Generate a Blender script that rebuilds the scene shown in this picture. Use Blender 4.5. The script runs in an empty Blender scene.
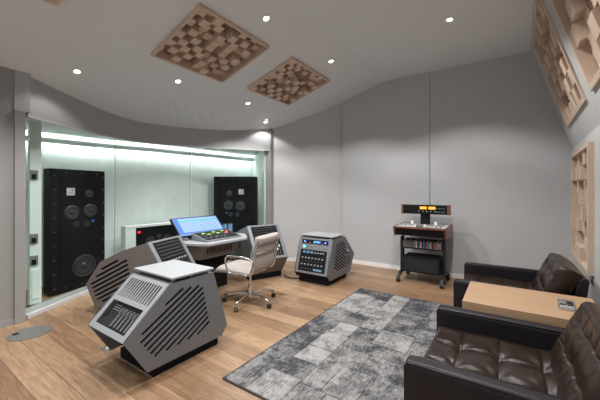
import bpy, bmesh, math, random
from mathutils import Vector, Matrix
R = math.radians
S = bpy.context.scene
C = S.collection
rnd = random.Random(7)

# ------------------------------------------------------------------ materials
def mat(name, col, rough=0.5, metal=0.0, noise=0.0, nscale=20.0, bump=0.0, bscale=60.0, emit=None, estr=0.0, coat=0.0, stretch=None, spec=0.5):
    m = bpy.data.materials.new(name); m.use_nodes = True
    nt = m.node_tree; b = nt.nodes['Principled BSDF']
    b.inputs['Base Color'].default_value = (*col, 1)
    b.inputs['Roughness'].default_value = rough
    b.inputs['Metallic'].default_value = metal
    b.inputs['Specular IOR Level'].default_value = spec
    if coat: b.inputs['Coat Weight'].default_value = coat; b.inputs['Coat Roughness'].default_value = 0.2
    if emit:
        b.inputs['Emission Color'].default_value = (*emit, 1); b.inputs['Emission Strength'].default_value = estr
    tc = nt.nodes.new('ShaderNodeTexCoord'); mp = nt.nodes.new('ShaderNodeMapping')
    nt.links.new(tc.outputs['Object'], mp.inputs['Vector'])
    if stretch: mp.inputs['Scale'].default_value = stretch
    if noise:
        n = nt.nodes.new('ShaderNodeTexNoise'); n.inputs['Scale'].default_value = nscale; n.inputs['Detail'].default_value = 5
        nt.links.new(mp.outputs[0], n.inputs['Vector'])
        cr = nt.nodes.new('ShaderNodeValToRGB')
        lo = [c * (1 - noise) for c in col]; hi = [min(1, c * (1 + noise)) for c in col]
        cr.color_ramp.elements[0].position = .3; cr.color_ramp.elements[1].position = .7
        cr.color_ramp.elements[0].color = (*lo, 1); cr.color_ramp.elements[1].color = (*hi, 1)
        nt.links.new(n.outputs['Fac'], cr.inputs[0]); nt.links.new(cr.outputs[0], b.inputs['Base Color'])
    if bump:
        n = nt.nodes.new('ShaderNodeTexNoise'); n.inputs['Scale'].default_value = bscale; n.inputs['Detail'].default_value = 4
        nt.links.new(mp.outputs[0], n.inputs['Vector'])
        bp = nt.nodes.new('ShaderNodeBump'); bp.inputs['Strength'].default_value = bump; bp.inputs['Distance'].default_value = .004
        nt.links.new(n.outputs['Fac'], bp.inputs['Height']); nt.links.new(bp.outputs[0], b.inputs['Normal'])
    return m

M = {}
M['wall'] = mat('wall_fabric', (.50, .495, .488), .95, noise=.02, nscale=3, bump=.15, bscale=300)
M['wallcool'] = mat('wall_fabric_cool', (.475, .48, .488), .95, noise=.02, nscale=3, bump=.15, bscale=300)
M['wallr'] = mat('wall_painted', (.48, .485, .48), .9, noise=.02, nscale=3)
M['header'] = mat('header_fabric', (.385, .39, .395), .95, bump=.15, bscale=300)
M['jamb'] = mat('jamb_lacquer', (.275, .265, .255), .6)
M['ceil'] = mat('ceiling_paint', (.69, .725, .75), .9)
M['white'] = mat('white_lacquer', (.78, .78, .77), .45)
M['niche'] = mat('niche_plaster', (.80, .85, .83), .9, noise=.05, nscale=5, bump=1.0, bscale=22)
M['nichepl'] = mat('niche_panel_paint', (.76, .83, .80), .6)
M['sill'] = mat('sill_metal', (.50, .50, .50), .5)
M['grey'] = mat('console_grey_metal', (.185, .195, .212), .45, metal=.2, noise=.04, nscale=8)
M['greylight'] = mat('console_top_metal', (.33, .34, .355), .5, metal=.1)
M['taupe'] = mat('console_taupe_metal', (.175, .155, .142), .5, metal=.2, noise=.04, nscale=8)
M['black'] = mat('black_lacquer', (.008, .008, .009), .6, spec=.18)
M['matblack'] = mat('matte_black', (.007, .007, .008), .8, spec=.2)
M['inner'] = mat('dark_interior', (.02, .02, .022), .8)
M['cone'] = mat('speaker_cone', (.022, .026, .030), .4)
M['ring'] = mat('speaker_ring', (.085, .088, .088), .4, metal=.6)
M['dome'] = mat('speaker_dome', (.05, .06, .07), .3)
M['chrome'] = mat('chrome', (.72, .73, .74), .16, metal=1)
M['alu'] = mat('brushed_aluminium', (.50, .51, .52), .35, metal=.9)
M['knob'] = mat('knob_grey', (.42, .42, .42), .4, metal=.4)
M['rowknob'] = mat('knob_dark', (.12, .12, .12), .4)
M['cream'] = mat('cream_leather', (.37, .33, .31), .5, noise=.03, nscale=10, bump=.2, bscale=80)
M['leather'] = mat('dark_brown_leather', (.0185, .0105, .0075), .34, noise=.25, nscale=6, bump=.45, bscale=22, spec=.36)
M['leatherside'] = mat('dark_leather_purple_reflection', (.010, .008, .011), .45, spec=.3, noise=.1, nscale=6, bump=.25, bscale=90)  # purple tint stands in for light reflected on the leather sides
M['rubber'] = mat('black_rubber', (.015, .015, .015), .6)
M['mahog'] = mat('mahogany_veneer', (.19, .062, .035), .4, noise=.3, nscale=8, stretch=(1, 8, 8), coat=.2)
M['cartblue'] = mat('cart_dark_metal', (.014, .017, .020), .5, spec=.35)
M['beige'] = mat('deck_beige_metal', (.58, .56, .53), .45, metal=.2)
M['led_red'] = mat('led_red', (.5, .02, .02), .4, emit=(1, .02, .03), estr=3)
M['led_green'] = mat('led_green', (.05, .5, .2), .4, emit=(.05, 1, .35), estr=5)
M['led_blue'] = mat('led_blue', (.05, .1, .6), .4, emit=(.12, .2, 1), estr=2.5)
M['lcd_blue'] = mat('lcd_blue', (.05, .2, .5), .4, emit=(.08, .35, .9), estr=.9)
M['amber'] = mat('vu_amber', (.9, .4, .05), .4, emit=(1, .36, .03), estr=.9)
M['key_green'] = mat('key_green', (.35, .6, .05), .5, emit=(.45, .8, .05), estr=.2)
M['key_red'] = mat('key_red', (.8, .15, .15), .5, emit=(.9, .15, .12), estr=.2)
M['key_grey'] = mat('key_grey', (.19, .195, .205), .5)
M['orange'] = mat('orange_plastic', (.7, .16, .03), .5)
M['cable'] = mat('cable_jacket', (.45, .38, .32), .6)
M['blueglass'] = mat('blue_panel', (.10, .20, .30), .3, emit=(.1, .25, .42), estr=.25)
M['scr_blue'] = mat('screen_blue', (.01, .015, .02), .6, emit=(.04, .24, .80), estr=.85)
M['scr_light'] = mat('screen_light', (.01, .015, .02), .6, emit=(.42, .66, .95), estr=.85)
M['scr_cyan'] = mat('screen_cyan', (.01, .015, .02), .6, emit=(.03, .70, .80), estr=.85)
M['scr_row'] = mat('screen_row', (.01, .015, .02), .6, emit=(.26, .50, .85), estr=.85)
M['scr_white'] = mat('screen_white', (.01, .015, .02), .6, emit=(.65, .80, .95), estr=.85)
M['lamp'] = mat('lamp_diffuser', (.9, .9, .9), .5, emit=(1, .96, .9), estr=14)
M['strip'] = mat('cove_strip', (.9, .9, .9), .5, emit=(.97, 1, .985), estr=17)
M['paper'] = mat('badge_paper', (.62, .62, .60), .6)
M['seam'] = mat('seam_metal', (.33, .33, .33), .4, metal=.7)

def wood(name, c1, c2, sc=(1, 12, 12), rough=.5):
    m = bpy.data.materials.new(name); m.use_nodes = True; nt = m.node_tree; b = nt.nodes['Principled BSDF']
    tc = nt.nodes.new('ShaderNodeTexCoord'); mp = nt.nodes.new('ShaderNodeMapping'); mp.inputs['Scale'].default_value = sc
    n = nt.nodes.new('ShaderNodeTexNoise'); n.inputs['Scale'].default_value = 4; n.inputs['Detail'].default_value = 6; n.inputs['Distortion'].default_value = .6
    cr = nt.nodes.new('ShaderNodeValToRGB'); cr.color_ramp.elements[0].color = (*c1, 1); cr.color_ramp.elements[1].color = (*c2, 1)
    cr.color_ramp.elements[0].position = .3; cr.color_ramp.elements[1].position = .7
    nt.links.new(tc.outputs['Object'], mp.inputs['Vector']); nt.links.new(mp.outputs[0], n.inputs['Vector'])
    nt.links.new(n.outputs['Fac'], cr.inputs[0]); nt.links.new(cr.outputs[0], b.inputs['Base Color'])
    b.inputs['Roughness'].default_value = rough
    return m
M['oak'] = wood('diffuser_pine', (.53, .40, .305), (.63, .50, .395), (1, 1, 6))
M['oakshade'] = wood('diffuser_pine_back_shade', (.24, .15, .10), (.30, .195, .135), (6, 1, 1))  # back board darkened: shade between the blocks put into the wood colour
M['tableoak'] = wood('table_oak', (.34, .215, .125), (.41, .265, .16), (.7, 9, 9), .5)

def floor_mat():
    m = bpy.data.materials.new('oak_planks'); m.use_nodes = True; nt = m.node_tree; L = nt.links.new
    b = nt.nodes['Principled BSDF']
    tc = nt.nodes.new('ShaderNodeTexCoord')
    br = nt.nodes.new('ShaderNodeTexBrick')
    br.offset = .37; br.offset_frequency = 2
    for k, v in (('Scale', 1.0), ('Mortar Size', .0024), ('Mortar Smooth', .1), ('Brick Width', 2.1), ('Row Height', .205), ('Bias', 0)): br.inputs[k].default_value = v
    br.inputs['Color1'].default_value = (.0, .0, .0, 1); br.inputs['Color2'].default_value = (1, 1, 1, 1); br.inputs['Mortar'].default_value = (.5, .5, .5, 1)
    mp0 = nt.nodes.new('ShaderNodeMapping'); mp0.inputs['Location'].default_value = (.3, .075, 0)
    L(tc.outputs['Object'], mp0.inputs['Vector']); L(mp0.outputs[0], br.inputs['Vector'])
    tone = nt.nodes.new('ShaderNodeValToRGB')
    tone.color_ramp.elements[0].color = (.25, .150, .085, 1); tone.color_ramp.elements[1].color = (.45, .295, .18, 1)
    L(br.outputs['Color'], tone.inputs[0])
    # grain, offset per plank
    mp = nt.nodes.new('ShaderNodeMapping'); mp.inputs['Scale'].default_value = (1.1, 14, 1)
    off = nt.nodes.new('ShaderNodeVectorMath'); off.operation = 'MULTIPLY_ADD'; off.inputs[1].default_value = (7, 3, 5)
    L(br.outputs['Color'], off.inputs[0]); L(tc.outputs['Object'], off.inputs[2]); L(off.outputs[0], mp.inputs['Vector'])
    g = nt.nodes.new('ShaderNodeTexNoise'); g.inputs['Scale'].default_value = 3; g.inputs['Detail'].default_value = 7; g.inputs['Distortion'].default_value = 1.2
    L(mp.outputs[0], g.inputs['Vector'])
    gr = nt.nodes.new('ShaderNodeValToRGB'); gr.color_ramp.elements[0].position = .30; gr.color_ramp.elements[1].position = .68
    gr.color_ramp.elements[0].color = (.62, .58, .54, 1); gr.color_ramp.elements[1].color = (1.06, 1.06, 1.06, 1)
    L(g.outputs['Fac'], gr.inputs[0])
    mx = nt.nodes.new('ShaderNodeMix'); mx.data_type = 'RGBA'; mx.blend_type = 'MULTIPLY'; mx.inputs[0].default_value = 1
    L(tone.outputs[0], mx.inputs[6]); L(gr.outputs[0], mx.inputs[7])
    # knots
    mk = nt.nodes.new('ShaderNodeMapping'); mk.inputs['Scale'].default_value = (1.3, 3.2, 1)
    L(off.outputs[0], mk.inputs['Vector'])
    kn = nt.nodes.new('ShaderNodeTexVoronoi'); kn.inputs['Scale'].default_value = 1.0
    L(mk.outputs[0], kn.inputs['Vector'])
    kr = nt.nodes.new('ShaderNodeValToRGB'); kr.color_ramp.elements[0].position = .03; kr.color_ramp.elements[1].position = .22
    kr.color_ramp.elements[0].color = (.30, .25, .21, 1); kr.color_ramp.elements[1].color = (1, 1, 1, 1)
    L(kn.outputs['Distance'], kr.inputs[0])
    mx2 = nt.nodes.new('ShaderNodeMix'); mx2.data_type = 'RGBA'; mx2.blend_type = 'MULTIPLY'; mx2.inputs[0].default_value = .95
    L(mx.outputs[2], mx2.inputs[6]); L(kr.outputs[0], mx2.inputs[7])
    mo = nt.nodes.new('ShaderNodeMix'); mo.data_type = 'RGBA'; L(br.outputs['Fac'], mo.inputs[0]); L(mx2.outputs[2], mo.inputs[6]); mo.inputs[7].default_value = (.11, .065, .04, 1)
    L(mo.outputs[2], b.inputs['Base Color'])
    b.inputs['Roughness'].default_value = .38
    bp = nt.nodes.new('ShaderNodeBump'); bp.inputs['Strength'].default_value = .15; bp.inputs['Distance'].default_value = .002
    L(g.outputs['Fac'], bp.inputs['Height']); L(bp.outputs[0], b.inputs['Normal'])
    return m
M['floor'] = floor_mat()

def rug_mat(col):
    m = bpy.data.materials.new('rug_wool'); m.use_nodes = True; nt = m.node_tree; L = nt.links.new
    b = nt.nodes['Principled BSDF']; b.inputs['Roughness'].default_value = 1; b.inputs['Specular IOR Level'].default_value = .1
    tc = nt.nodes.new('ShaderNodeTexCoord')
    att = nt.nodes.new('ShaderNodeAttribute'); att.attribute_name = 'patch'
    n1 = nt.nodes.new('ShaderNodeTexNoise'); n1.inputs['Scale'].default_value = 4.5; n1.inputs['Detail'].default_value = 8; n1.inputs['Roughness'].default_value = .72
    L(tc.outputs['Object'], n1.inputs['Vector'])
    r1 = nt.nodes.new('ShaderNodeValToRGB'); r1.color_ramp.elements[0].position = .44; r1.color_ramp.elements[1].position = .55
    r1.color_ramp.elements[0].color = (0, 0, 0, 1); r1.color_ramp.elements[1].color = (1, 1, 1, 1)
    L(n1.outputs['Fac'], r1.inputs[0])
    n2 = nt.nodes.new('ShaderNodeTexNoise'); n2.inputs['Scale'].default_value = 22; n2.inputs['Detail'].default_value = 4; n2.inputs['Roughness'].default_value = .8
    mpn = nt.nodes.new('ShaderNodeMapping'); mpn.inputs['Scale'].default_value = (3.2, .8, 1); L(tc.outputs['Object'], mpn.inputs['Vector']); L(mpn.outputs[0], n2.inputs['Vector'])
    r2 = nt.nodes.new('ShaderNodeValToRGB'); r2.color_ramp.elements[0].position = .40; r2.color_ramp.elements[1].position = .60
    L(n2.outputs['Fac'], r2.inputs[0])
    vo = nt.nodes.new('ShaderNodeTexVoronoi'); vo.inputs['Scale'].default_value = 16; vo.distance = 'CHEBYCHEV'
    L(tc.outputs['Object'], vo.inputs['Vector'])
    base = nt.nodes.new('ShaderNodeMix'); base.data_type = 'RGBA'
    base.inputs[6].default_value = (.045, .047, .055, 1); base.inputs[7].default_value = (.34, .33, .315, 1)
    f = nt.nodes.new('ShaderNodeMath'); f.operation = 'MULTIPLY_ADD'; f.inputs[1].default_value = .42; L(r1.outputs[0], f.inputs[0])
    f2 = nt.nodes.new('ShaderNodeMath'); f2.operation = 'MULTIPLY_ADD'; f2.inputs[1].default_value = .78; L(att.outputs['Fac'], f2.inputs[0])
    f3 = nt.nodes.new('ShaderNodeMath'); f3.operation = 'MULTIPLY_ADD'; f3.inputs[1].default_value = .42; f3.inputs[2].default_value = -.30; L(r2.outputs[0], f3.inputs[0])
    f4 = nt.nodes.new('ShaderNodeMath'); f4.operation = 'MULTIPLY_ADD'; f4.inputs[1].default_value = -.18; L(vo.outputs['Distance'], f4.inputs[0]); L(f3.outputs[0], f4.inputs[2])
    L(f4.outputs[0], f2.inputs[2]); L(f2.outputs[0], f.inputs[2]); f.use_clamp = True
    L(f.outputs[0], base.inputs[0]); L(base.outputs[2], b.inputs['Base Color'])
    bp = nt.nodes.new('ShaderNodeBump'); bp.inputs['Strength'].default_value = .5; bp.inputs['Distance'].default_value = .004
    L(n2.outputs['Fac'], bp.inputs['Height']); L(bp.outputs[0], b.inputs['Normal'])
    return m
M['rug'] = rug_mat(None)

def glass_mat():
    m = bpy.data.materials.new('window_glass'); m.use_nodes = True; nt = m.node_tree; nt.nodes.clear(); L = nt.links.new
    o = nt.nodes.new('ShaderNodeOutputMaterial'); mx = nt.nodes.new('ShaderNodeMixShader')
    tr = nt.nodes.new('ShaderNodeBsdfTransparent'); tr.inputs[0].default_value = (.93, .955, .945, 1)
    gl = nt.nodes.new('ShaderNodeBsdfGlossy'); gl.inputs['Roughness'].default_value = .01
    fr = nt.nodes.new('ShaderNodeFresnel'); fr.inputs['IOR'].default_value = 1.10
    L(fr.outputs[0], mx.inputs[0]); L(tr.outputs[0], mx.inputs[1]); L(gl.outputs[0], mx.inputs[2]); L(mx.outputs[0], o.inputs[0])
    return m
M['glass'] = glass_mat()
M['glassedge'] = mat('glass_edge', (.30, .42, .38), .3)

# ------------------------------------------------------------------ helpers
def link(name, bm, m, parent=None, bevel=0, smooth=False, loc=None):
    me = bpy.data.meshes.new(name)
    bmesh.ops.recalc_face_normals(bm, faces=bm.faces)
    bm.to_mesh(me); bm.free()
    if isinstance(m, str): m = M[m]
    me.materials.append(m)
    o = bpy.data.objects.new(name, me); C.objects.link(o)
    if parent: o.parent = parent
    if loc: o.location = loc
    if smooth:
        for p in me.polygons: p.use_smooth = True
    if bevel:
        md = o.modifiers.new('bevel', 'BEVEL'); md.width = bevel; md.segments = 3; md.limit_method = 'ANGLE'
    return o
def tag(o, label=None, cat=None, group=None, kind=None):
    if label: o['label'] = label
    if cat: o['category'] = cat
    if group: o['group'] = group
    if kind: o['kind'] = kind
    return o
def thing(name, label, cat, loc=(0, 0, 0), rz=0, group=None, mtx=None):
    o = bpy.data.objects.new(name, None); C.objects.link(o); o.empty_display_size = .1
    if mtx is not None: o.matrix_world = mtx
    else: o.location = loc; o.rotation_euler = (0, 0, rz)
    return tag(o, label, cat, group)
def copy_tree(o, parent=None):
    c = o.copy(); C.objects.link(c)
    if parent: c.parent = parent
    for ch in list(o.children): copy_tree(ch, c)
    return c
def B(): return bmesh.new()
def box(bm, x0, x1, y0, y1, z0, z1, mtx=None):
    vs = [bm.verts.new(p) for p in [(x0, y0, z0), (x1, y0, z0), (x1, y1, z0), (x0, y1, z0), (x0, y0, z1), (x1, y0, z1), (x1, y1, z1), (x0, y1, z1)]]
    for f in [(0, 3, 2, 1), (4, 5, 6, 7), (0, 1, 5, 4), (1, 2, 6, 5), (2, 3, 7, 6), (3, 0, 4, 7)]: bm.faces.new([vs[i] for i in f])
    if mtx is not None: bmesh.ops.transform(bm, matrix=mtx, verts=vs)
    return bm
def cyl(bm, p0, p1, r0, r1=None, n=20, cap=True):
    p0, p1 = Vector(p0), Vector(p1); d = p1 - p0; r1 = r0 if r1 is None else r1
    q = d.to_track_quat('Z', 'Y').to_matrix().to_4x4(); q.translation = (p0 + p1) / 2
    bmesh.ops.create_cone(bm, cap_ends=cap, segments=n, radius1=r0, radius2=r1, depth=d.length, matrix=q); return bm
def tube(bm, pts, r, n=8):
    pts = [Vector(p) for p in pts]; rings = []
    for i, p in enumerate(pts):
        a = pts[max(0, i - 1)]; c = pts[min(len(pts) - 1, i + 1)]
        q = (c - a).to_track_quat('Z', 'Y').to_matrix()
        rings.append([bm.verts.new(p + q @ Vector((r * math.cos(2 * math.pi * k / n), r * math.sin(2 * math.pi * k / n), 0))) for k in range(n)])
    for i in range(len(pts) - 1):
        for k in range(n):
            bm.faces.new([rings[i][k], rings[i][(k + 1) % n], rings[i + 1][(k + 1) % n], rings[i + 1][k]])
    bm.faces.new(rings[0][::-1]); bm.faces.new(rings[-1]); return bm
def spline(pts, k=6):
    pts = [Vector(p) for p in pts]; out = []
    P = [pts[0]] + pts + [pts[-1]]
    for i in range(1, len(P) - 2):
        for j in range(k):
            t = j / k
            out.append(.5 * ((2 * P[i]) + (P[i + 1] - P[i - 1]) * t + (2 * P[i - 1] - 5 * P[i] + 4 * P[i + 1] - P[i + 2]) * t * t + (3 * P[i] - P[i - 1] - 3 * P[i + 1] + P[i + 2]) * t ** 3))
    out.append(pts[-1]); return out
def lathe(bm, prof, mtx, n=32):
    rings = []
    for r, z in prof:
        rings.append([bm.verts.new(mtx @ Vector((r * math.cos(2 * math.pi * k / n), r * math.sin(2 * math.pi * k / n), z))) for k in range(n)])
    for i in range(len(prof) - 1):
        for k in range(n): bm.faces.new([rings[i][k], rings[i][(k + 1) % n], rings[i + 1][(k + 1) % n], rings[i + 1][k]])
    bm.faces.new(rings[0]); bm.faces.new(rings[-1]); return bm
def prism(bm, pts, lo, hi, mapf):
    a = [bm.verts.new(mapf(p, lo)) for p in pts]; b = [bm.verts.new(mapf(p, hi)) for p in pts]
    bm.faces.new(a); bm.faces.new(b[::-1]); n = len(pts)
    for i in range(n): bm.faces.new([a[i], a[(i + 1) % n], b[(i + 1) % n], b[i]])
    return bm
def plate(name, outer, holes, thick, m, parent, mtx):
    """flat plate with real holes: outline and holes in 2D, thickness along local z, placed by mtx"""
    cu = bpy.data.curves.new(name, 'CURVE'); cu.dimensions = '2D'; cu.fill_mode = 'BOTH'; cu.extrude = thick / 2
    for poly in [outer] + holes:
        s = cu.splines.new('POLY'); s.points.add(len(poly) - 1); s.use_cyclic_u = True
        for i, p in enumerate(poly): s.points[i].co = (p[0], p[1], 0, 1)
    tmp = bpy.data.objects.new('tmp', cu); C.objects.link(tmp)
    me = bpy.data.meshes.new_from_object(tmp); bpy.data.objects.remove(tmp); bpy.data.curves.remove(cu)
    me.name = name; me.materials.clear(); me.materials.append(M[m] if isinstance(m, str) else m)
    me.transform(mtx)
    o = bpy.data.objects.new(name, me); C.objects.link(o); o.parent = parent
    return o
def basis(o, x, y, z):
    x, y, z = Vector(x), Vector(y), Vector(z)
    m = Matrix((x, y, z)).transposed().to_4x4(); m.translation = Vector(o); return m
def clip_slots(poly, ang, pitch, width, gap_end=0.0):
    """parallel slots inside convex polygon"""
    d = Vector((math.cos(ang), math.sin(ang))); n = Vector((-d.y, d.x)); P = [Vector(p) for p in poly]
    lo = min(p.dot(n) for p in P); hi = max(p.dot(n) for p in P); out = []
    k = lo + pitch * .6
    while k < hi - pitch * .3:
        def hit(kk):
            ts = []
            for i in range(len(P)):
                a, b = P[i], P[(i + 1) % len(P)]; fa, fb = a.dot(n) - kk, b.dot(n) - kk
                if fa * fb < 0: ts.append((a + (b - a) * (fa / (fa - fb))).dot(d))
            return (min(ts), max(ts)) if len(ts) >= 2 else None
        h = hit(k)
        if h and h[1] - h[0] > width * 2.5:
            w = width / 2; t0, t1 = h
            out.append([tuple(d * t0 + n * (k - w)), tuple(d * t1 + n * (k - w)), tuple(d * t1 + n * (k + w)), tuple(d * t0 + n * (k + w))])
        k += pitch
    return out

# ------------------------------------------------------------------ camera
cam_d = bpy.data.cameras.new('camera'); cam = bpy.data.objects.new('camera', cam_d); C.objects.link(cam)
cam_d.sensor_width = 36; cam_d.lens = 305 / 600 * 36; cam_d.clip_start = .05
cam_d.shift_y = -8 / 600
TH = math.atan2(208, 305)
cam.location = (0, 0, 1.5); cam.rotation_euler = (R(90), 0, TH)
S.camera = cam

# ------------------------------------------------------------------ room shell
YB = 5.95; HC = 3.69
def W(y): return .55 + .037 * y          # right wall
def zB(x): return min(HC, HC + .31 * (x + 2.05))
def struct(name, bm, m, parent=None, **k):
    o = link(name, bm, m, parent, **k)
    if not parent: o['kind'] = 'structure'
    return o
def quad(bm, *ps): bm.faces.new([bm.verts.new(p) for p in ps]); return bm
bm = B(); box(bm, -7.2, 1.6, -3, 7.2, -.1, 0); struct('floor', bm, 'floor')

# window (glass) plan curve, from left to right
G = [(-4.69, 1.16), (-5.01, 1.70), (-5.33, 2.40), (-5.40, 3.05), (-4.88, 4.11), (-4.44, 4.76), (-4.22, 5.09)]
GP = [(-4.69, 1.16), (-5.36, 2.46), (-5.13, 3.75), (-4.22, 5.09)]      # straight panes
ztop = [2.86, 2.82, 2.76, 2.74, 2.74, 2.80, 2.86]
def smooth_poly(P, k=5):
    return [tuple(v) for v in spline([Vector(p) for p in P], k)]
GT = smooth_poly([(x, y, z) for (x, y), z in zip(G, ztop)], 5)
crease = smooth_poly([(-3.45, .80, 0), (-3.57, 1.01, 0), (-3.82, 1.38, 0), (-4.16, 2.31, 0), (-4.36, 3.22, 0), (-4.02, 4.56, 0), (-3.06, 5.95, 0)], 5)
crease = [(x, y, zB(x)) for x, y, z in crease]
bm = B()
# lower curved strip between crease and window header
n = min(len(GT), len(crease))
a = [bm.verts.new(p) for p in GT[:n]]; b = [bm.verts.new(p) for p in crease[:n]]
for i in range(n - 1): bm.faces.new([a[i], a[i + 1], b[i + 1], b[i]])
v1 = bm.verts.new((-4.24, 5.2, 2.86)); v2 = bm.verts.new((-4.24, 6.3, 2.9)); v3 = bm.verts.new((-3.06, 6.3, zB(-3.06)))
bm.faces.new([a[n - 1], v1, v2, v3, b[n - 1]])
# sloped plane, with openings for the recessed diffusers
x0 = -2.05
SO = Vector((x0, 0, HC)); slp = Vector((1, 0, .31)).normalized(); nrmp = Vector((.31, 0, -1)).normalized()
RECESS = .09
CD = [(-3.145, 2.62, 1.13, .98), (-3.09, 4.22, 1.13, .96), (-2.98, .50, 1.13, .98)]
loc = lambda x, y: ((x - x0) / slp.x, y)
holes = []
for (cx, cy, ly, lx) in CD:
    a_, b_ = loc(cx, cy); hx, hy = lx / 2 - .002, ly / 2 - .002
    holes.append([(a_ - hx, b_ - hy), (a_ + hx, b_ - hy), (a_ + hx, b_ + hy), (a_ - hx, b_ + hy)])
outl = [loc(-4.63 + .0, -3), (0, -3), (0, 6.3), loc(-3.06, 6.3)] + [loc(x, y) for x, y, _ in crease[:n][::-1]] + [loc(-3.60, .5), loc(-3.85, -.3), loc(-4.4, -1.5)]
mc = basis(SO, slp, (0, 1, 0), slp.cross(Vector((0, 1, 0))))
so = plate('slope', outl, holes, .004, 'ceil', None, mc)
slope_mesh = so.data
bpy.data.objects.remove(so)
# high flat part
quad(bm, (x0, -3, HC), (1.6, -3, HC), (1.6, 6.3, HC), (x0, 6.3, HC))
# left, behind the camera side
lft = [(-3.45, .80), (-3.60, .5), (-3.85, -.3), (-4.4, -1.5), (-4.63, -3)]
for (xa_, ya_), (xb_, yb_) in zip(lft[:-1], lft[1:]):
    quad(bm, (xa_, ya_, zB(xa_)), (xb_, yb_, zB(xb_)), (-4.7, yb_, 2.88), (-4.7, ya_, 2.88))
bm.faces.new([bm.verts.new(p) for p in [(-4.7, .80, 2.88), (-3.45, .80, zB(-3.45)), GT[0], (-4.7, 1.16, 2.87)]])
o = struct('ceiling', bm, 'ceil')
bmx = B(); bmx.from_mesh(o.data); bmesh.ops.solidify(bmx, geom=bmx.faces[:], thickness=0.0001)
bmx.free()
bmx = B(); bmx.from_mesh(o.data); bmx.from_mesh(slope_mesh); bmx.to_mesh(o.data); bmx.free()
# right part of the back wall, with its left end standing proud
bm = B(); box(bm, -2.95, 1.3, YB, YB + .45, 0, 3.8); struct('wall_back', bm, 'wallcool')
bm = B(); prism(bm, [(-4.30, 5.08), (-2.90, 6.03), (-2.90, 6.35), (-4.9, 6.35), (-4.9, 5.45)], 0, 3.8, lambda p, h: (p[0], p[1], h)); struct('wall_corner', bm, 'wall')
# right wall: vertical below, leaning into the room above
uy = Vector((.037, 1, 0)).normalized()
nl = uy.cross(Vector((-.47, 0, 1.56)).normalized()).normalized()
if nl.x > 0: nl = -nl
up = nl.cross(uy)
if up.z < 0: up = -up
L0 = Vector((W(-3), -3, 2.12)); V0 = Vector((W(-3), -3, 0)); nv = Vector((-1, .037, 0)).normalized()
LP = [(4.665, 2.985, 1.49, 1.28), (2.85, 2.985, 1.49, 1.28)]        # leaning wall: y, z, width, height
VP = [(4.80, 1.335, 1.38, 1.33), (2.80, 1.335, 1.38, 1.33)]      # vertical wall
def on_lean(y, z):
    k = (z - 2.12) / 1.56
    return Vector((W(y) - .47 * k, y, z))
def hole(c, o_, a_, b_, w_, h_):
    u_, v_ = (c - o_).dot(a_), (c - o_).dot(b_); w_, h_ = w_ / 2 - .003, h_ / 2 - .003
    return [(u_ - w_, v_ - h_), (u_ + w_, v_ - h_), (u_ + w_, v_ + h_), (u_ - w_, v_ + h_)]
LL = 9.1; UH = 1.66
wr = plate('wall_right', [(0, 0), (LL, 0), (LL, UH), (0, UH)], [hole(on_lean(y, z), L0, uy, up, w_, h_) for y, z, w_, h_ in LP], .004, 'wallr', None, basis(L0 - nl * .002, uy, up, uy.cross(up)))
w2 = plate('tmp', [(0, 0), (LL, 0), (LL, 2.12), (0, 2.12)], [hole(Vector((W(y), y, z)), V0, uy, Vector((0, 0, 1)), w_, h_) for y, z, w_, h_ in VP], .004, 'wallr', None, basis(V0 - nv * .002, uy, (0, 0, 1), uy.cross(Vector((0, 0, 1)))))
bmx = B(); bmx.from_mesh(wr.data); bmx.from_mesh(w2.data); bmx.to_mesh(wr.data); bmx.free(); bpy.data.objects.remove(w2)
wr['kind'] = 'structure'
# left wall + jamb
bm = B(); box(bm, -5.2, -4.63, -3, 1.03, 0, 2.98); struct('wall_left', bm, 'jamb')
bm = B(); box(bm, -4.86, -4.60, 1.03, 1.125, 0, 2.43); struct('trim_1', bm, 'jamb', bevel=.004)
# curved header over the window
def strip(P0, z0, z1f, thick, bm):
    """wall strip following plan curve P0, thickness outward (away from the room)"""
    P = [Vector((p[0], p[1])) for p in P0]; N = []
    for i in range(len(P)):
        d = (P[min(i + 1, len(P) - 1)] - P[max(i - 1, 0)]).normalized(); N.append(Vector((-d.y, d.x)))
    r = []
    for i, p in enumerate(P):
        q = p + N[i] * thick; z1 = z1f(i)
        r.append([bm.verts.new((p.x, p.y, z0)), bm.verts.new((p.x, p.y, z1)), bm.verts.new((q.x, q.y, z1)), bm.verts.new((q.x, q.y, z0))])
    for i in range(len(P) - 1):
        for k in range(4): bm.faces.new([r[i][k], r[i][(k + 1) % 4], r[i + 1][(k + 1) % 4], r[i + 1][k]])
    bm.faces.new(r[0]); bm.faces.new(r[-1][::-1]); return bm
hd = [(p[0] + .02, p[1]) for p in GT]
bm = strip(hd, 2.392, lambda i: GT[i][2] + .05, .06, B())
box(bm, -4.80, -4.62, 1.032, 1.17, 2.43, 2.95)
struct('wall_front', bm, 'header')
bm = strip([(p[0] + .03, p[1]) for p in GT], 2.380, lambda i: 2.405, .045, B()); struct('trim_2', bm, 'sill')
# right jamb of the window
bm = B(); box(bm, -4.33, -4.20, 5.04, 5.20, 0, 2.85); struct('trim_3', bm, 'jamb', bevel=.004)
# sill
bm = strip([(p[0] + .03, p[1]) for p in smooth_poly([(x, y, 0) for x, y in G], 5)], 0, lambda i: .05, .22, B()); struct('trim_4', bm, 'sill', bevel=.004)
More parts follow.
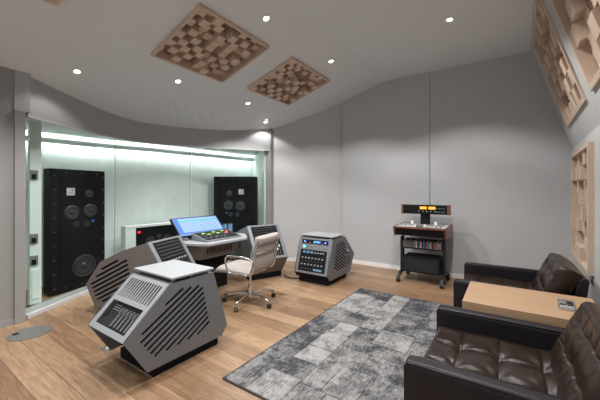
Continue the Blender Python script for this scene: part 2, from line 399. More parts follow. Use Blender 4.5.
# glass panes
win = bpy.data.objects.new('window_1', None); C.objects.link(win); win['kind'] = 'structure'; win.location = (-5.2, 3.1, 0)
def rel(o): o.location = (5.2, -3.1, 0); return o
for i in range(3):
    p, q = Vector((*GP[i], 0)), Vector((*GP[i + 1], 0)); d = (q - p).normalized(); nn = Vector((-d.y, d.x, 0))
    p = p + d * .004 + nn * .05; q = q - d * .004 + nn * .05
    bm = B(); vs = []
    for z in (.05, 2.385):
        for w in (0, .012):
            for e in (p, q): vs.append(bm.verts.new(e + nn * w + Vector((0, 0, z))))
    for f in [(0, 1, 3, 2), (4, 6, 7, 5), (0, 4, 5, 1), (2, 3, 7, 6), (0, 2, 6, 4), (1, 5, 7, 3)]: bm.faces.new([vs[k] for k in f])
    rel(link('pane', bm, 'glass', win))
for i in (1, 2):
    x, y = GP[i]; bm = B(); box(bm, x - .055, x - .043, y - .006, y + .006, .05, 2.385); rel(link('pane_joint', bm, 'glassedge', win))
# niche behind the glass
NB = [(-6.15, .9), (-6.02, 2.42), (-5.80, 3.19), (-5.64, 4.6), (-5.50, 5.9)]
bm = strip(NB, 0, lambda i: 2.7, .15, B()); struct('wall_niche', bm, 'niche')
bm = B(); box(bm, -6.3, -4.74, .98, 1.12, 0, 2.6); struct('wall_niche_left', bm, 'nichepl')
bm = B(); prism(bm, [(-4.36, 5.02), (-4.30, 5.12), (-5.35, 6.15), (-5.60, 5.95), (-4.62, 5.22)], 0, 2.6, lambda p, h: (p[0], p[1], h)); struct('wall_niche_right', bm, 'nichepl')
# niche ceiling (curved to stay outside the room)
bm = B()
gi = [(p[0] - .03, p[1]) for p in GT]
prism(bm, gi + [(-4.4, 5.9), (-5.75, 6.0), (-6.25, 3.0), (-6.3, 1.0)], 2.412, 2.45, lambda p, h: (p[0], p[1], h)); struct('ceiling_niche', bm, 'nichepl')
# valance hiding the light strip
VL = [(-5.99, 1.14), (-5.86, 2.42), (-5.64, 3.19), (-5.46, 4.6), (-5.30, 5.75)]
bm = strip(VL, 2.268, lambda i: 2.352, .015, B()); struct('trim_5', bm, 'nichepl')
bm = strip([(x - .05, y) for x, y in VL], 2.292, lambda i: 2.312, .03, B())
o = link('cove_light_strip', bm, 'strip'); tag(o, 'thin white linear light hidden above the pale wall behind the glass', 'light strip')
# baseboards and wall seams
bm = B(); box(bm, -2.95, .78, YB - .012, YB + .01, 0, .075); struct('baseboard_back', bm, 'white')
d = Vector((1.40, .95, 0)).normalized()
bm = B(); prism(bm, [(-4.29, 5.075), (-2.94, 5.99), (-2.95, 6.01), (-4.31, 5.10)], 0, .075, lambda p, h: (p[0], p[1], h)); struct('baseboard_corner', bm, 'white')
bm = B(); box(bm, -4.63, -4.615, -3, 1.03, 0, .07); struct('baseboard_left', bm, 'jamb')
bm = B(); box(bm, -1.19, -1.175, YB - .006, YB + .01, .075, 3.69); struct('trim_6', bm, 'seam')
bm = B(); prism(bm, [(W(-3) - .012, -3), (W(5.95) - .012, 5.95), (W(5.95), 5.95), (W(-3), -3)], 0, .075, lambda p, h: (p[0], p[1], h)); struct('baseboard_right', bm, 'white')

# ------------------------------------------------------------------ skyline diffusers
def diffuser(name, label, mtx, nx, ny, w, h, depth, seed, group, f=.028, fill=.75, lmin=.25, protr=1.0):
    """local x,y in the panel plane, +z into the room, 0 = the wall"""
    t = thing(name, label, 'acoustic diffuser', mtx=mtx, group=group)
    bm = B(); box(bm, -w / 2 + .002, w / 2 - .002, -h / 2 + .002, h / 2 - .002, .002, .016); link('back_board', bm, 'oakshade', t)
    bm = B()
    box(bm, -w / 2, w / 2, -h / 2, -h / 2 + f, 0, depth); box(bm, -w / 2, w / 2, h / 2 - f, h / 2, 0, depth)
    box(bm, -w / 2, -w / 2 + f, -h / 2 + f, h / 2 - f, 0, depth); box(bm, w / 2 - f, w / 2, -h / 2 + f, h / 2 - f, 0, depth)
    link('frame', bm, 'oak', t, bevel=.002)
    r = random.Random(seed); cw = (w - 2 * f) / nx; ch = (h - 2 * f) / ny
    lv = [lmin, .42, .66, .82, .97]; prev = {}
    meshes = {}
    for i in range(nx):
        for j in range(ny):
            tall = ((i + j) % 2 == 0) if r.random() < .90 else ((i + j) % 2 == 1)
            if (tall and r.random() < .06) or (not tall and r.random() < fill): continue
            L = r.choice(lv[1:]) if tall else r.choice(lv[:1])
            prev[(i, j)] = L
            if L not in meshes:
                bm = B(); box(bm, -cw / 2 + .0015, cw / 2 - .0015, -ch / 2 + .0015, ch / 2 - .0015, .016, depth * L * protr)
                bk = link('block', bm, 'oak', t, bevel=.0015); meshes[L] = bk.data
            else:
                bk = bpy.data.objects.new('block', meshes[L]); C.objects.link(bk); bk.parent = t
                md = bk.modifiers.new('bevel', 'BEVEL'); md.width = .0015; md.segments = 2; md.limit_method = 'ANGLE'
            bk.location = (-w / 2 + f + cw * (i + .5), -h / 2 + f + ch * (j + .5), 0)
    return t
# ceiling pair (on the sloped plane): x axis along room Y, y axis up the slope
sl = Vector((1, 0, .31)).normalized(); nrm = Vector((.31, 0, -1)).normalized()
def on_slope(x, y): return Vector((x, y, HC + .31 * (x + 2.05)))
for (x, y, ly, lx), lab, sd in zip(CD, ('square wooden skyline diffuser on the ceiling, the larger one nearer the camera and left',
        'square wooden skyline diffuser on the ceiling, the farther one towards the back wall',
        'corner of a wooden diffuser box on the ceiling at the very top left photo edge'), (3, 11, 5)):
    yv = Vector((0, 1, 0)); xv = yv.cross(nrm)
    diffuser('ceiling_diffuser', lab, basis(on_slope(x, y) - nrm * RECESS, xv, yv, nrm), 9, 10, lx, ly, .14, sd, 'ceiling diffusers', fill=.78)
# right wall
def place(o, z, ndir):
    xv = z.cross(ndir).normalized(); return basis(o, xv, z, ndir)
WREC = .07
for (y, z, w_, h_), lab, sd in zip(LP, ('framed wooden block diffuser on the leaning upper right wall, next to the back wall corner', 'framed wooden block diffuser on leaning right wall, cut by top right photo corner'), (21, 22)):
    diffuser('wall_diffuser', lab, place(on_lean(y, z) - nl * .10, up, nl), 8, 7, w_, h_, .12, sd, 'right wall diffusers', f=.05, fill=.8)
zz = Vector((0, 0, 1))
for (y, z, w_, h_), lab, sd in zip(VP, ('framed wooden block diffuser on the lower right wall above the far armchair', 'sliver of a wooden diffuser at the right photo edge on the lower right wall'), (23, 24)):
    diffuser('wall_diffuser', lab, place(Vector((W(y), y, z)) - nv * WREC, zz, nv), 8, 8, w_, h_, .12, sd, 'right wall diffusers', f=.045, fill=.8)

# ------------------------------------------------------------------ downlights
def spot(loc, power, ang=122, blend=.35, col=(1, .985, .972), rad=.03, aim=None):
    l = bpy.data.lights.new('downlight_beam', 'SPOT'); l.energy = power; l.spot_size = R(ang); l.spot_blend = blend; l.color = col; l.shadow_soft_size = rad
    o = bpy.data.objects.new('downlight_beam', l); C.objects.link(o); o.location = loc
    if aim: o.rotation_euler = (Vector(aim) - Vector(loc)).to_track_quat('-Z', 'Y').to_euler()
    return o
def zceil(x, y):
    return None
DL = [((-4.395, 1.559, 2.990), 'recessed round downlight in the lower ceiling at far left above the near speaker', 9),
      ((-3.936, 2.646, 3.100), 'recessed round downlight left of the nearer ceiling diffuser, over the desk', 60),
      ((-3.897, 4.04, 3.112), 'recessed round downlight left of the farther ceiling diffuser', 60),
      ((-2.392, 2.785, 3.578), 'recessed round downlight right of the nearer ceiling diffuser, near the top photo edge', 95),
      ((-2.341, 4.313, 3.594), 'recessed round downlight right of the farther ceiling diffuser', 95),
      ((-.61, 4.26, 3.687), 'recessed round downlight in the high flat ceiling at right', 95),
      ((-4.13, 4.80, 2.947), 'small recessed round downlight above the right end of the glass front', 14),
      ((-2.66, 1.27, 3.495), None, 170), ((-.61, 2.75, 3.69), None, 95), ((-.61, 1.1, 3.69), None, 80), ((-2.2, -.4, 3.64), None, 80), ((-.6, -.6, 3.69), None, 60)]
for (p, lab, pw) in DL:
    x, y, z = p
    slope = x < -2.05
    nz = Vector((.31, 0, -1)).normalized() if slope else Vector((0, 0, -1))
    xv = Vector((0, 1, 0)).cross(nz).normalized(); mt = basis(p, xv, Vector((0, 1, 0)), nz)
    if lab:
        t = thing('recessed_downlight', lab, 'ceiling light', mtx=mt, group='recessed downlights')
        bm = B(); lathe(bm, [(.034, -.005), (.034, .006), (.060, .006), (.060, -.005)], Matrix(), 28); link('trim_ring', bm, 'white', t, smooth=False)
        bm = B(); cyl(bm, (0, 0, -.002), (0, 0, .004), .036); link('lens', bm, 'lamp', t)
    spot(Vector(p) + Vector((0, 0, -.03)), pw * 1.3)

# ------------------------------------------------------------------ rack consoles
def side_y(p, h): return (h, p[0], p[1])
def rack_unit(parent, face, v0, v1, w, depth, m, deco, seed=0):
    """a rack unit on the sloped face: face matrix has x across, y up the face, z outward"""
    r = random.Random(seed)
    bm = B(); box(bm, -w / 2, w / 2, v0 + .002, v1 - .002, -depth, .004, face); u = link('rack_unit', bm, m, parent, bevel=.0015)
    h = v1 - v0; vc = (v0 + v1) / 2
    def knobs(n, x0, x1, v, rr, mm='knob'):
        if n <= 9:
            for i in range(n):
                x = x0 + (x1 - x0) * i / max(1, n - 1); bm = B()
                cyl(bm, face @ Vector((x, v, .004)), face @ Vector((x, v, .022)), rr, rr * .8, 12); link('knob', bm, mm, u)
            return
        bm = B()
        for i in range(n):
            x = x0 + (x1 - x0) * i / max(1, n - 1)
            cyl(bm, face @ Vector((x, v, .004)), face @ Vector((x, v, .022)), rr, rr * .8, 12)
        o = link('knob_row', bm, mm, u, smooth=False)
    def pan(name, x0, x1, a, b, mm, t=.006):
        bm = B(); box(bm, x0, x1, a, b, .003, t + .003, face); link(name, bm, mm, u)
    if deco == 'display':
        pan('display', -.02, .10, vc - h * .18, vc + h * .25, 'lcd_blue'); pan('indicator', -w / 2 + .04, -w / 2 + .065, vc - .012, vc + .012, 'led_blue'); pan('indicator', w / 2 - .065, w / 2 - .04, vc - .012, vc + .012, 'led_blue')
        knobs(5, -.16, .14, vc - h * .28, .008); 
    elif deco == 'green':
        pan('indicator', -w / 2 + .04, -w / 2 + .07, vc - .015, vc + .015, 'led_green'); knobs(3, -.05, .2, vc, .007, 'alu')
    elif deco == 'knobs':
        knobs(7, -w / 2 + .06, w / 2 - .06, vc + h * .12, min(.014, h * .28)); knobs(9, -w / 2 + .05, w / 2 - .08, vc - h * .28, .005, 'rowknob')
    elif deco == 'meter':
        for i in range(3): pan('meter', -w / 2 + .05 + i * .07, -w / 2 + .10 + i * .07, vc - h * .15, vc + h * .25, 'blueglass')
        knobs(4, .04, w / 2 - .06, vc, .014)
    elif deco == 'blue':
        knobs(6, -w / 2 + .06, 0, vc, .007, 'alu'); pan('display', .04, w / 2 - .05, vc - h * .25, vc + h * .22, 'blueglass')
    elif deco == 'rows':
        for k in range(max(1, int(h / .045))):
            knobs(14, -w / 2 + .04, w / 2 - .04, v0 + .025 + k * .045, .006, 'rowknob')
    elif deco == 'faders':
        for i in range(9):
            x = -w / 2 + .05 + i * (w - .1) / 8
            pan('fader_slot', x - .003, x + .003, v0 + .02, v1 - .02, 'key_grey', .002)
            y = v0 + h * (.25 + .45 * r.random())
            bm = B(); box(bm, x - .011, x + .011, y - .018, y + .018, .003, .018, face); link('fader_cap', bm, 'paper', u)
    return u

def console(label, loc, rz, metal, units, rear='vents', top=True):
    t = thing('rack_console', label, 'studio console', loc, rz, group='low faceted rack consoles')
    prof = [(1.03, .17), (1.20, .73), (1.66, .73), (2.03, .38), (1.85, .085), (1.10, .085)]
    w = .308
    slotp = [(1.235, .21), (1.33, .645), (1.58, .665), (1.925, .37), (1.80, .185)]
    # slots: rise towards the front (decreasing y)
    sl = clip_slots(slotp, R(180 - 30), .047, .024)
    for s in (-1, 1):
        mt = basis((s * (w - .004), 0, 0), (0, 1, 0), (0, 0, 1), (1, 0, 0))
        plate('side_panel', prof, sl, .008, metal, t, mt)
    # rear sloped panel: from (1.66,.73) to (2.03,.38), normal outward
    dv = Vector((0, .37, -.35)); ln = dv.length; dv.normalize(); nr = Vector((0, .35, .37)).normalized(); xa = dv.cross(nr)
    mt = basis((0, 1.66, .73), xa, dv, nr) ; W2 = w - .017
    holes = []
    for i in range(13):
        x = -W2 + .055 + i * (2 * W2 - .11) / 12; holes.append([(x - .0115, .035), (x + .0115, .035), (x + .0115, .215), (x - .0115, .215)])
    holes.append([(-W2 + .05, .255), (W2 - .05, .255), (W2 - .05, .465), (-W2 + .05, .465)])
    mt2 = basis(Vector((0, 1.66, .73)) - nr * .004, xa, dv, nr)
    plate('rear_panel', [(-W2, 0), (W2, 0), (W2, ln), (-W2, ln)], holes, .008, metal if metal == 'taupe' else 'greylight', t, mt2)
    # patch bay inside the opening
    mt3 = basis(Vector((0, 1.66, .73)) - nr * .045, xa, dv, nr)
    bm = B(); box(bm, -.23, .23, .25, .47, -.01, 0, mt3); pb = link('patch_bay', bm, 'inner', t)
    for i in range(5):
        x = -.17 + i * .055; bm = B(); box(bm, x - .011, x + .011, .285, .445, .006, .018, mt3); box(bm, x - .008, x + .008, .30, .335, .018, .03, mt3)
        link('connector_strip', bm, 'alu', pb)
    bm = B()
    for i in range(6):
        for j in range(3): cyl(bm, mt3 @ Vector((.12 + i * .018, .28 + j * .02, 0)), mt3 @ Vector((.12 + i * .018, .28 + j * .02, .008)), .005, n=8)
    link('socket_row', bm, 'knob', pb)
    # lower rear and bottom panels
    bm = B(); prism(bm, [(1.74, .088), (1.10, .088), (1.10, .104), (1.74, .104)], -W2, W2, side_y); link('bottom_panel', bm, metal, t)
    bm = B(); prism(bm, [(1.27, .106), (1.27, .70), (1.60, .70), (1.72, .58), (1.72, .106)], -.275, .275, side_y); link('slot_shade_core', bm, 'matblack', t)  # added black block that makes the side slots read as dark shade
    bm = B(); box(bm, -W2, W2, 1.21, 1.65, .712, .728); link('deck', bm, metal, t)
    if top != 'open':
        bm = B(); prism(bm, [(2.028, .372), (1.847, .088), (1.835, .10), (2.008, .378)], -W2, W2, side_y); link('lower_rear_panel', bm, metal, t)
        bm = B(); box(bm, -W2, W2, 1.73, 1.85, .09, .104); link('bottom_panel', bm, metal, t)
    # floating top plate
    bm = B(); prism(bm, [(1.20, .758), (1.20, .776), (1.64, .776), (1.64, .758)], -.312, .312, side_y); tp = link('top_plate', bm, 'greylight', t, bevel=.003)
    bm = B()
    for sx in (-.26, .26):
        for y in (1.24, 1.42, 1.60): box(bm, sx - .012, sx + .012, y - .012, y + .012, .728, .758)
    link('standoff', bm, 'knob', tp)
    # plinth
    bm = B(); box(bm, -.27, .27, 1.12, 1.78, 0, .088); link('plinth', bm, 'matblack', t)
    # front face frame
    f0 = Vector((0, 1.03, .17)); f1 = Vector((0, 1.20, .73)); fy = (f1 - f0); fl = fy.length; fy.normalize(); fn = Vector((0, -fy.z, fy.y)); fx = fy.cross(fn)
    face = basis(f0, fx, fy, fn)
    fr = basis(f0 - fn * .006, fx, fy, fn)
    plate('front_frame', [(-W2, 0), (W2, 0), (W2, fl), (-W2, fl)], [[(-.244, .035), (.244, .035), (.244, fl - .03), (-.244, fl - .03)]], .014, 'grey' if metal != 'taupe' else metal, t, fr)
    bm = B(); prism(bm, [(1.03, .165), (1.10, .088), (1.115, .095), (1.05, .175)], -W2, W2, side_y); link('kick_panel', bm, 'matblack', t)
    v = .038
    for k, (h, mm, deco) in enumerate(units):
        rack_unit(t, face, v, v + h, .486, .12, mm, deco, k); v += h
    return t
YC = 3.15
UN = [(.07, 'black', 'blue'), (.06, 'matblack', 'knobs'), (.13, 'black', 'knobs'), (.085, 'black', 'meter'), (.10, 'grey', 'green'), (.07, 'black', 'display')]
console('low grey faceted rack console with glowing blue and green lights, right of the office chair', (-2.65, YC, 0), 0, 'grey', UN).scale = (1.04, 1, 1)
console('low grey faceted rack console with vented slats and floating top, nearest the camera at left', (-2.64, YC, 0), R(180), 'grey', UN, top='open')

def wing(label, loc, rz, metal, seed):
    """taller angled unit beside the desk; origin: top centre edge of face, on floor level; +y to the rear"""
    t = thing('angled_rack_wing', label, 'studio console', loc, rz, group='angled console wings')
    prof = [(0, .91), (.35, .80), (.66, .655), (.87, .37), (.73, .10), (-.15, .10), (-.34, .37)]
    w = .31; slotp = [(.28, .73), (.60, .62), (.80, .37), (.70, .18), (.40, .16), (.20, .40)]
    slo = clip_slots(slotp, R(180 - 27), .05, .024)
    for s in (-1, 1):
        plate('side_panel', prof, slo, .008, metal, t, basis((s * (w - .004), 0, 0), (0, 1, 0), (0, 0, 1), (1, 0, 0)))
    W2 = w - .017
    for nm, (a, b) in (('top_panel', ((0, .91), (.35, .80))), ('rear_panel', ((.35, .80), (.66, .655))), ('rear_panel', ((.66, .655), (.87, .37))), ('lower_rear_panel', ((.87, .37), (.73, .10))), ('bottom_panel', ((.73, .10), (-.15, .10))), ('kick_panel', ((-.15, .10), (-.34, .37)))):
        a, b = Vector(a), Vector(b); d = (b - a).normalized(); nn = Vector((d.y, -d.x)) * .014 * (1)
        bm = B(); prism(bm, [tuple(a), tuple(b), tuple(b - Vector((-d.y, d.x)) * -.0 + nn), tuple(a + nn)], -W2, W2, side_y); link(nm, bm, metal if nm != 'kick_panel' else 'taupe', t)
    bm = B(); prism(bm, [(-.02, .12), (-.02, .60), (.10, .82), (.34, .77), (.62, .63), (.80, .37), (.68, .12)], -.26, .26, side_y); link('slot_shade_core', bm, 'matblack', t)  # added black filler, painted shade behind the wing slots
    f0 = Vector((0, -.34, .37)); f1 = Vector((0, 0, .91)); fy = f1 - f0; fl = fy.length; fy.normalize(); fn = Vector((0, -fy.z, fy.y)); fx = fy.cross(fn)
    face = basis(f0, fx, fy, fn)
    plate('front_frame', [(-w, 0), (w, 0), (w, fl), (-w, fl)], [[(-.25, .045), (.25, .045), (.25, fl - .025), (-.25, fl - .025)]], .016, 'grey', t, basis(f0 + fn * .004, fx, fy, fn))
    rack_unit(t, face, .047, .30, .49, .10, 'black', 'faders', seed)
    rack_unit(t, face, .30, .37, .49, .10, 'black', 'knobs', seed)
    rack_unit(t, face, .37, fl - .027, .49, .10, 'matblack', 'rows', seed)
    bm = B(); box(bm, -.30, .30, -.13, .68, 0, .102); link('plinth', bm, 'matblack', t)
    return t
wing('angled grey console wing with knobs and white faders, right of desk behind office chair', (-3.60, 4.11, 0), R(68.8), 'grey', 5)
wing('taupe slotted console wing between the left loudspeaker and the near grey rack console', (-3.57, 2.21, 0), R(111.2), 'taupe', 6)

# ------------------------------------------------------------------ desk
t = thing('mixing_desk', 'grey metal mixing desk with faceted front and slotted apron under the blue monitor', 'desk', (-3.85, YC, 0))
top = [(-.45, -.60), (.0, -.60), (.43, -.38), (.43, .38), (.10, .68), (-.45, .68)]
def flat(p, h): return (p[0], p[1], h)
def side_y2(p, h): return (p[0], h, p[1])
bm = B(); prism(bm, top, .745, .78, flat); link('desktop', bm, 'greylight', t, bevel=.004)
# apron: leaning in towards the bottom
apt = [(-.40, -.56), (.0, -.57), (.28, -.42), (.28, .36), (.09, .64), (-.40, .64)]
apb = [(-.40, -.50), (-.02, -.50), (.23, -.37), (.23, .31), (.04, .55), (-.40, .55)]
def facet(i, j, nm, holes=None):
    a, b = Vector((*apt[i], .745)), Vector((*apt[j], .745)); c, d = Vector((*apb[j], .53)), Vector((*apb[i], .53))
    x = (b - a).normalized(); nn = x.cross(Vector((0, 0, 1)))
    yv = ((c + d) / 2 - (a + b) / 2); yv = (yv - x * yv.dot(x)).normalized(); zv = x.cross(yv)
    loc = lambda p: ((p - a).dot(x), (p - a).dot(yv))
    plate(nm, [loc(p) for p in (a, b, c, d)], holes or [], .006, 'taupe', t, basis(a, x, yv, zv))
hs = [[(.15 + i * .046, .05), (.176 + i * .046, .05), (.176 + i * .046, .15), (.15 + i * .046, .15)] for i in range(11)]
facet(0, 1, 'side_apron'); facet(1, 2, 'side_apron'); facet(2, 3, 'front_apron', hs); facet(3, 4, 'side_apron'); facet(4, 5, 'side_apron')
bm = B(); box(bm, -.40, -.36, -.48, .52, .10, .744); link('back_panel', bm, 'matblack', t)
bm = B(); prism(bm, [(-.34, 0), (-.34, .744), (.19, .744), (.17, .50), (.08, .50), (.08, 0)], -.28, .28, side_y2); link('pedestal', bm, 'matblack', t)  # pedestal; its black top is extended as shade behind the apron slots
# control surface
t = thing('control_surface', 'black sloping fader control surface with green and red lit keys on the desk', 'mixing controller', (-3.72, 3.185, 0))
f0 = Vector((.175, 0, .80)); f1 = Vector((-.175, 0, .885)); fy = (f1 - f0).normalized(); fx = Vector((0, 1, 0)); fn = fx.cross(fy)
sf = basis(f0, fx, fy, fn); fl = (f1 - f0).length
bm = B(); prism(bm, [(.175, .782), (.175, .80), (-.175, .885), (-.175, .782)], -.34, .34, lambda p, h: (p[0], h, p[1])); link('body', bm, 'key_grey', t, bevel=.004)
bm = B(); box(bm, -.32, .32, .02, fl - .02, .001, .004, sf); pn = link('panel', bm, 'black', t)
for i in range(8):
    x = -.28 + i * .052; v = .04 + rnd.random() * .07
    bm = B(); box(bm, x - .010, x + .010, v, v + .035, .004, .015, sf); link('fader', bm, 'rowknob', pn)
for (x, v, mm) in ((-.20, .27, 'key_green'), (-.13, .22, 'key_green'), (.0, .28, 'key_green'), (.05, .23, 'key_green'), (.18, .29, 'key_green'), (.24, .25, 'key_red'), (.19, .20, 'key_red')):
    bm = B(); box(bm, x - .028, x + .028, v - .013, v + .013, .004, .010, sf); link('lit_key', bm, mm, t)
bm = B()
for i in range(9):
    for v in (.17, .195): cyl(bm, sf @ Vector((-.28 + i * .07, v, .004)), sf @ Vector((-.28 + i * .07, v, .014)), .008, n=10)
link('knob_row', bm, 'rowknob', t)
# monitor
t = thing('touch_monitor', 'wide monitor with bright blue recording software leaning back on the desk', 'monitor', (-3.93, 3.09, -.02)); t.scale = (1, 1.05, 1)
f0 = Vector((.02, 0, .875)); f1 = Vector((-.215, 0, 1.115)); fy = (f1 - f0).normalized(); fl = (f1 - f0).length; fn = Vector((0, 1, 0)).cross(fy); sf = basis(f0, (0, 1, 0), fy, fn)
bm = B(); box(bm, -.41, .41, -.01, fl + .012, -.035, 0, sf); link('bezel', bm, 'black', t, bevel=.004)
def scr(nm, x0, x1, a, b, z, mm, par):
    bm = B(); box(bm, x0, x1, a, b, z - .001, z, sf); return link(nm, bm, mm, par)
sc = scr('screen', -.395, .395, .003, fl, .0015, 'scr_blue', t)
scr('window_area', -.315, .375, .055, fl - .03, .003, 'scr_light', sc)
scr('toolbar', -.315, .375, fl - .075, fl - .052, .0045, 'scr_cyan', sc)
scr('toolbar', -.315, .375, fl - .028, fl - .018, .0045, 'scr_white', sc)
for i in range(7): scr('track_row', -.30, .30 + .05 * rnd.random(), .070 + i * .027, .076 + i * .027, .0045, 'scr_row', sc)
for i in range(9): scr('waveform', -.24 + i * .065, -.20 + i * .065, .085 + (i * 37 % 5) * .027, .094 + (i * 37 % 5) * .027, .0045, 'scr_white' if i % 2 else 'scr_row', sc)
scr('status_bar', -.395, .395, .003, .018, .003, 'scr_row', sc)
bm = B(); prism(bm, [(-.02, .802), (-.20, .802), (-.15, 1.0), (-.10, 1.0)], -.12, .12, lambda p, h: (p[0] - .03, h, p[1])); link('stand', bm, 'matblack', t)
# blue lit boxes right of the monitor on the desk
for k, y in enumerate((3.60, 3.72)):
    t = thing('blue_meter_box', ('small black meter box with dim blue face behind the desk, left of the pair', 'small black meter box with dim blue face behind the desk, right of the pair')[k], 'meter', (-4.05, y + .015, .781), group='blue faced meter boxes')
    bm = B(); box(bm, -.04, .02, -.055, .055, 0, .17); link('case', bm, 'black', t, bevel=.003)
    bm = B(); box(bm, .019, .023, -.045, .045, .04, .16); link('face', bm, 'blueglass', t)
    bm = B(); box(bm, .022, .025, -.03, .03, .09, .11); link('needle_window', bm, 'key_grey', t)

# ------------------------------------------------------------------ loudspeakers behind the glass
def main_speaker(label, p0, p1, mirror):
    """p0,p1: plan ends of the front face seen left to right"""
    a, b = Vector((*p0, 0)), Vector((*p1, 0)); x = (b - a).normalized(); w = (b - a).length; nn = Vector((x.y, -x.x, 0))
    t = thing('studio_loudspeaker', label, 'loudspeaker', mtx=basis((a + b) / 2, x, -nn, (0, 0, 1)), group='large black main loudspeakers')
    # local: x across, y to the rear, z up
    h = 1.84; hw = w / 2
    bm = B(); box(bm, -hw, hw, .0, .18, .02, h); link('cabinet', bm, 'black', t, bevel=.006)
    bm = B(); box(bm, -hw + .12, hw - .07, -.012, .001, .16, h - .10); link('baffle', bm, 'matblack', t, bevel=.006)
    s = -1 if mirror else 1
    rx = lambda x, z, y=-.012: basis((x * s, y, z), (1, 0, 0), (0, 0, 1), (0, -1, 0))
    def driver(nm, x, z, r):
        bm = B(); lathe(bm, [(r, 0), (r, .010), (r * .90, .014), (r * .86, .004)], rx(x, z), 36); d = link(nm, bm, 'ring', t, smooth=False)
        bm = B(); lathe(bm, [(r * .88, .003), (r * .80, .012), (r * .72, .004), (r * .30, -.0), (r * .28, .012), (.001, .020)], rx(x, z), 36); link('cone', bm, 'cone', d, smooth=True)
    W_ = w
    driver('woofer', .06, .36, .185 * W_ / .84)
    driver('midrange_driver', -.11, 1.19, .105); driver('midrange_driver', .15, 1.21, .10)
    driver('tweeter', .13, 1.475, .060)
    for xx in (-.05, .10):
        bm = B(); lathe(bm, [(.050, 0), (.050, .004), (.042, .004), (.040, -.0), (.001, -.0)], rx(xx, 1.01, -.013), 24); link('bass_port', bm, 'ring', t)
    bm = B(); cyl(bm, rx(.19, 1.04) @ Vector((0, 0, 0)), rx(.19, 1.04) @ Vector((0, 0, .006)), .022, n=16); link('blue_cap', bm, mat('blue_cap_plastic', (.05, .16, .45), .4), t)
    bx = -.13 if not mirror else -.13
    bm = B(); box(bm, (bx - .055) * s if s > 0 else -.0 - bx - .055, (bx + .055) * s if s > 0 else -bx + .055, -.018, -.013, 1.45, 1.56); bd = link('badge', bm, 'paper', t)
    cxx = bx * s
    bm = B(); box(bm, cxx - .03, cxx + .03, -.0195, -.0175, 1.475, 1.482); box(bm, cxx - .03, cxx + .02, -.0195, -.0175, 1.492, 1.497)
    cyl(bm, (cxx + .02, -.0175, 1.525), (cxx + .02, -.0195, 1.525), .014, n=12); link('badge_print', bm, 'key_grey', bd)
    bm = B()
    for i in range(9):
        for sx in (-hw + .05, hw - .03): cyl(bm, (sx, 0, .10 + i * .205), (sx, -.006, .10 + i * .205), .010, n=8)
    for i in range(3):
        for z in (h - .05, .08): cyl(bm, (-hw + .2 + i * .22, 0, z), (-hw + .2 + i * .22, -.006, z), .010, n=8)
    link('bolt_row', bm, 'rowknob', t)
    return t
main_speaker('tall black three-way loudspeaker behind the glass at the left end of the window', (-5.39, 1.585), (-5.51, 2.35), False)
main_speaker('tall black three-way loudspeaker behind the glass at the right end of the window', (-5.33, 4.46), (-4.56, 5.00), True)
# white mounting post with hinged brackets left of the near speaker
t = thing('speaker_side_post', 'pale green white post with dark brackets at the left edge of the window niche', 'post', (-5.09, 1.375, 0))
bm = B(); box(bm, -.04, .04, -.10, .02, .052, 2.41); link('post', bm, 'nichepl', t, bevel=.003)
for z in (1.72, .90, .62):
    bm = B(); box(bm, .035, .06, -.10, -.02, z - .06, z + .06); bk = link('bracket', bm, 'key_grey', t, bevel=.004)
    bm = B(); box(bm, .058, .075, -.085, -.045, z - .05, z + .01); link('latch', bm, 'matblack', bk)
bm = B(); box(bm, .04, .052, -.08, .0, .12, .50); link('lower_door', bm, 'nichepl', t)
# centre speaker in white housing
t = thing('speaker_housing', 'low white open housing behind the glass holding the centre loudspeaker', 'housing', (-5.47, 3.28, 0))
bm = B(); box(bm, -.16, 0, -.62, -.44, 0, .86); link('side_panel', bm, 'nichepl', t, bevel=.003)
bm = B(); box(bm, -.16, 0, .44, .60, 0, .86); link('side_panel', bm, 'nichepl', t, bevel=.003)
bm = B(); box(bm, -.16, .01, -.62, .60, .861, .90); link('top_panel', bm, 'white', t, bevel=.003)
bm = B(); box(bm, -.16, -.0, -.44, .44, 0, .36); link('base_panel', bm, 'nichepl', t)
t = thing('centre_loudspeaker', 'black centre loudspeaker with red light inside the white housing behind the glass', 'loudspeaker', (-5.47, 3.28, .362))
bm = B(); box(bm, -.16, -.01, -.43, .43, 0, .49); link('cabinet', bm, 'black', t, bevel=.004)
for y, r in ((-.17, .10), (.17, .10), (0, .045)):
    mt = basis((-.012, y, .22 if r > .05 else .30), (0, 1, 0), (0, 0, 1), (1, 0, 0))
    bm = B(); lathe(bm, [(r, 0), (r, .010), (r * .88, .012), (r * .84, .004)], mt, 28); d = link('driver', bm, 'ring', t)
    bm = B(); lathe(bm, [(r * .86, .003), (r * .3, .0), (r * .25, .012), (.001, .016)], mt, 28); link('cone', bm, 'cone', d, smooth=True)
bm = B(); box(bm, -.012, -.004, -.40, -.36, .40, .43); link('red_light', bm, 'led_red', t)

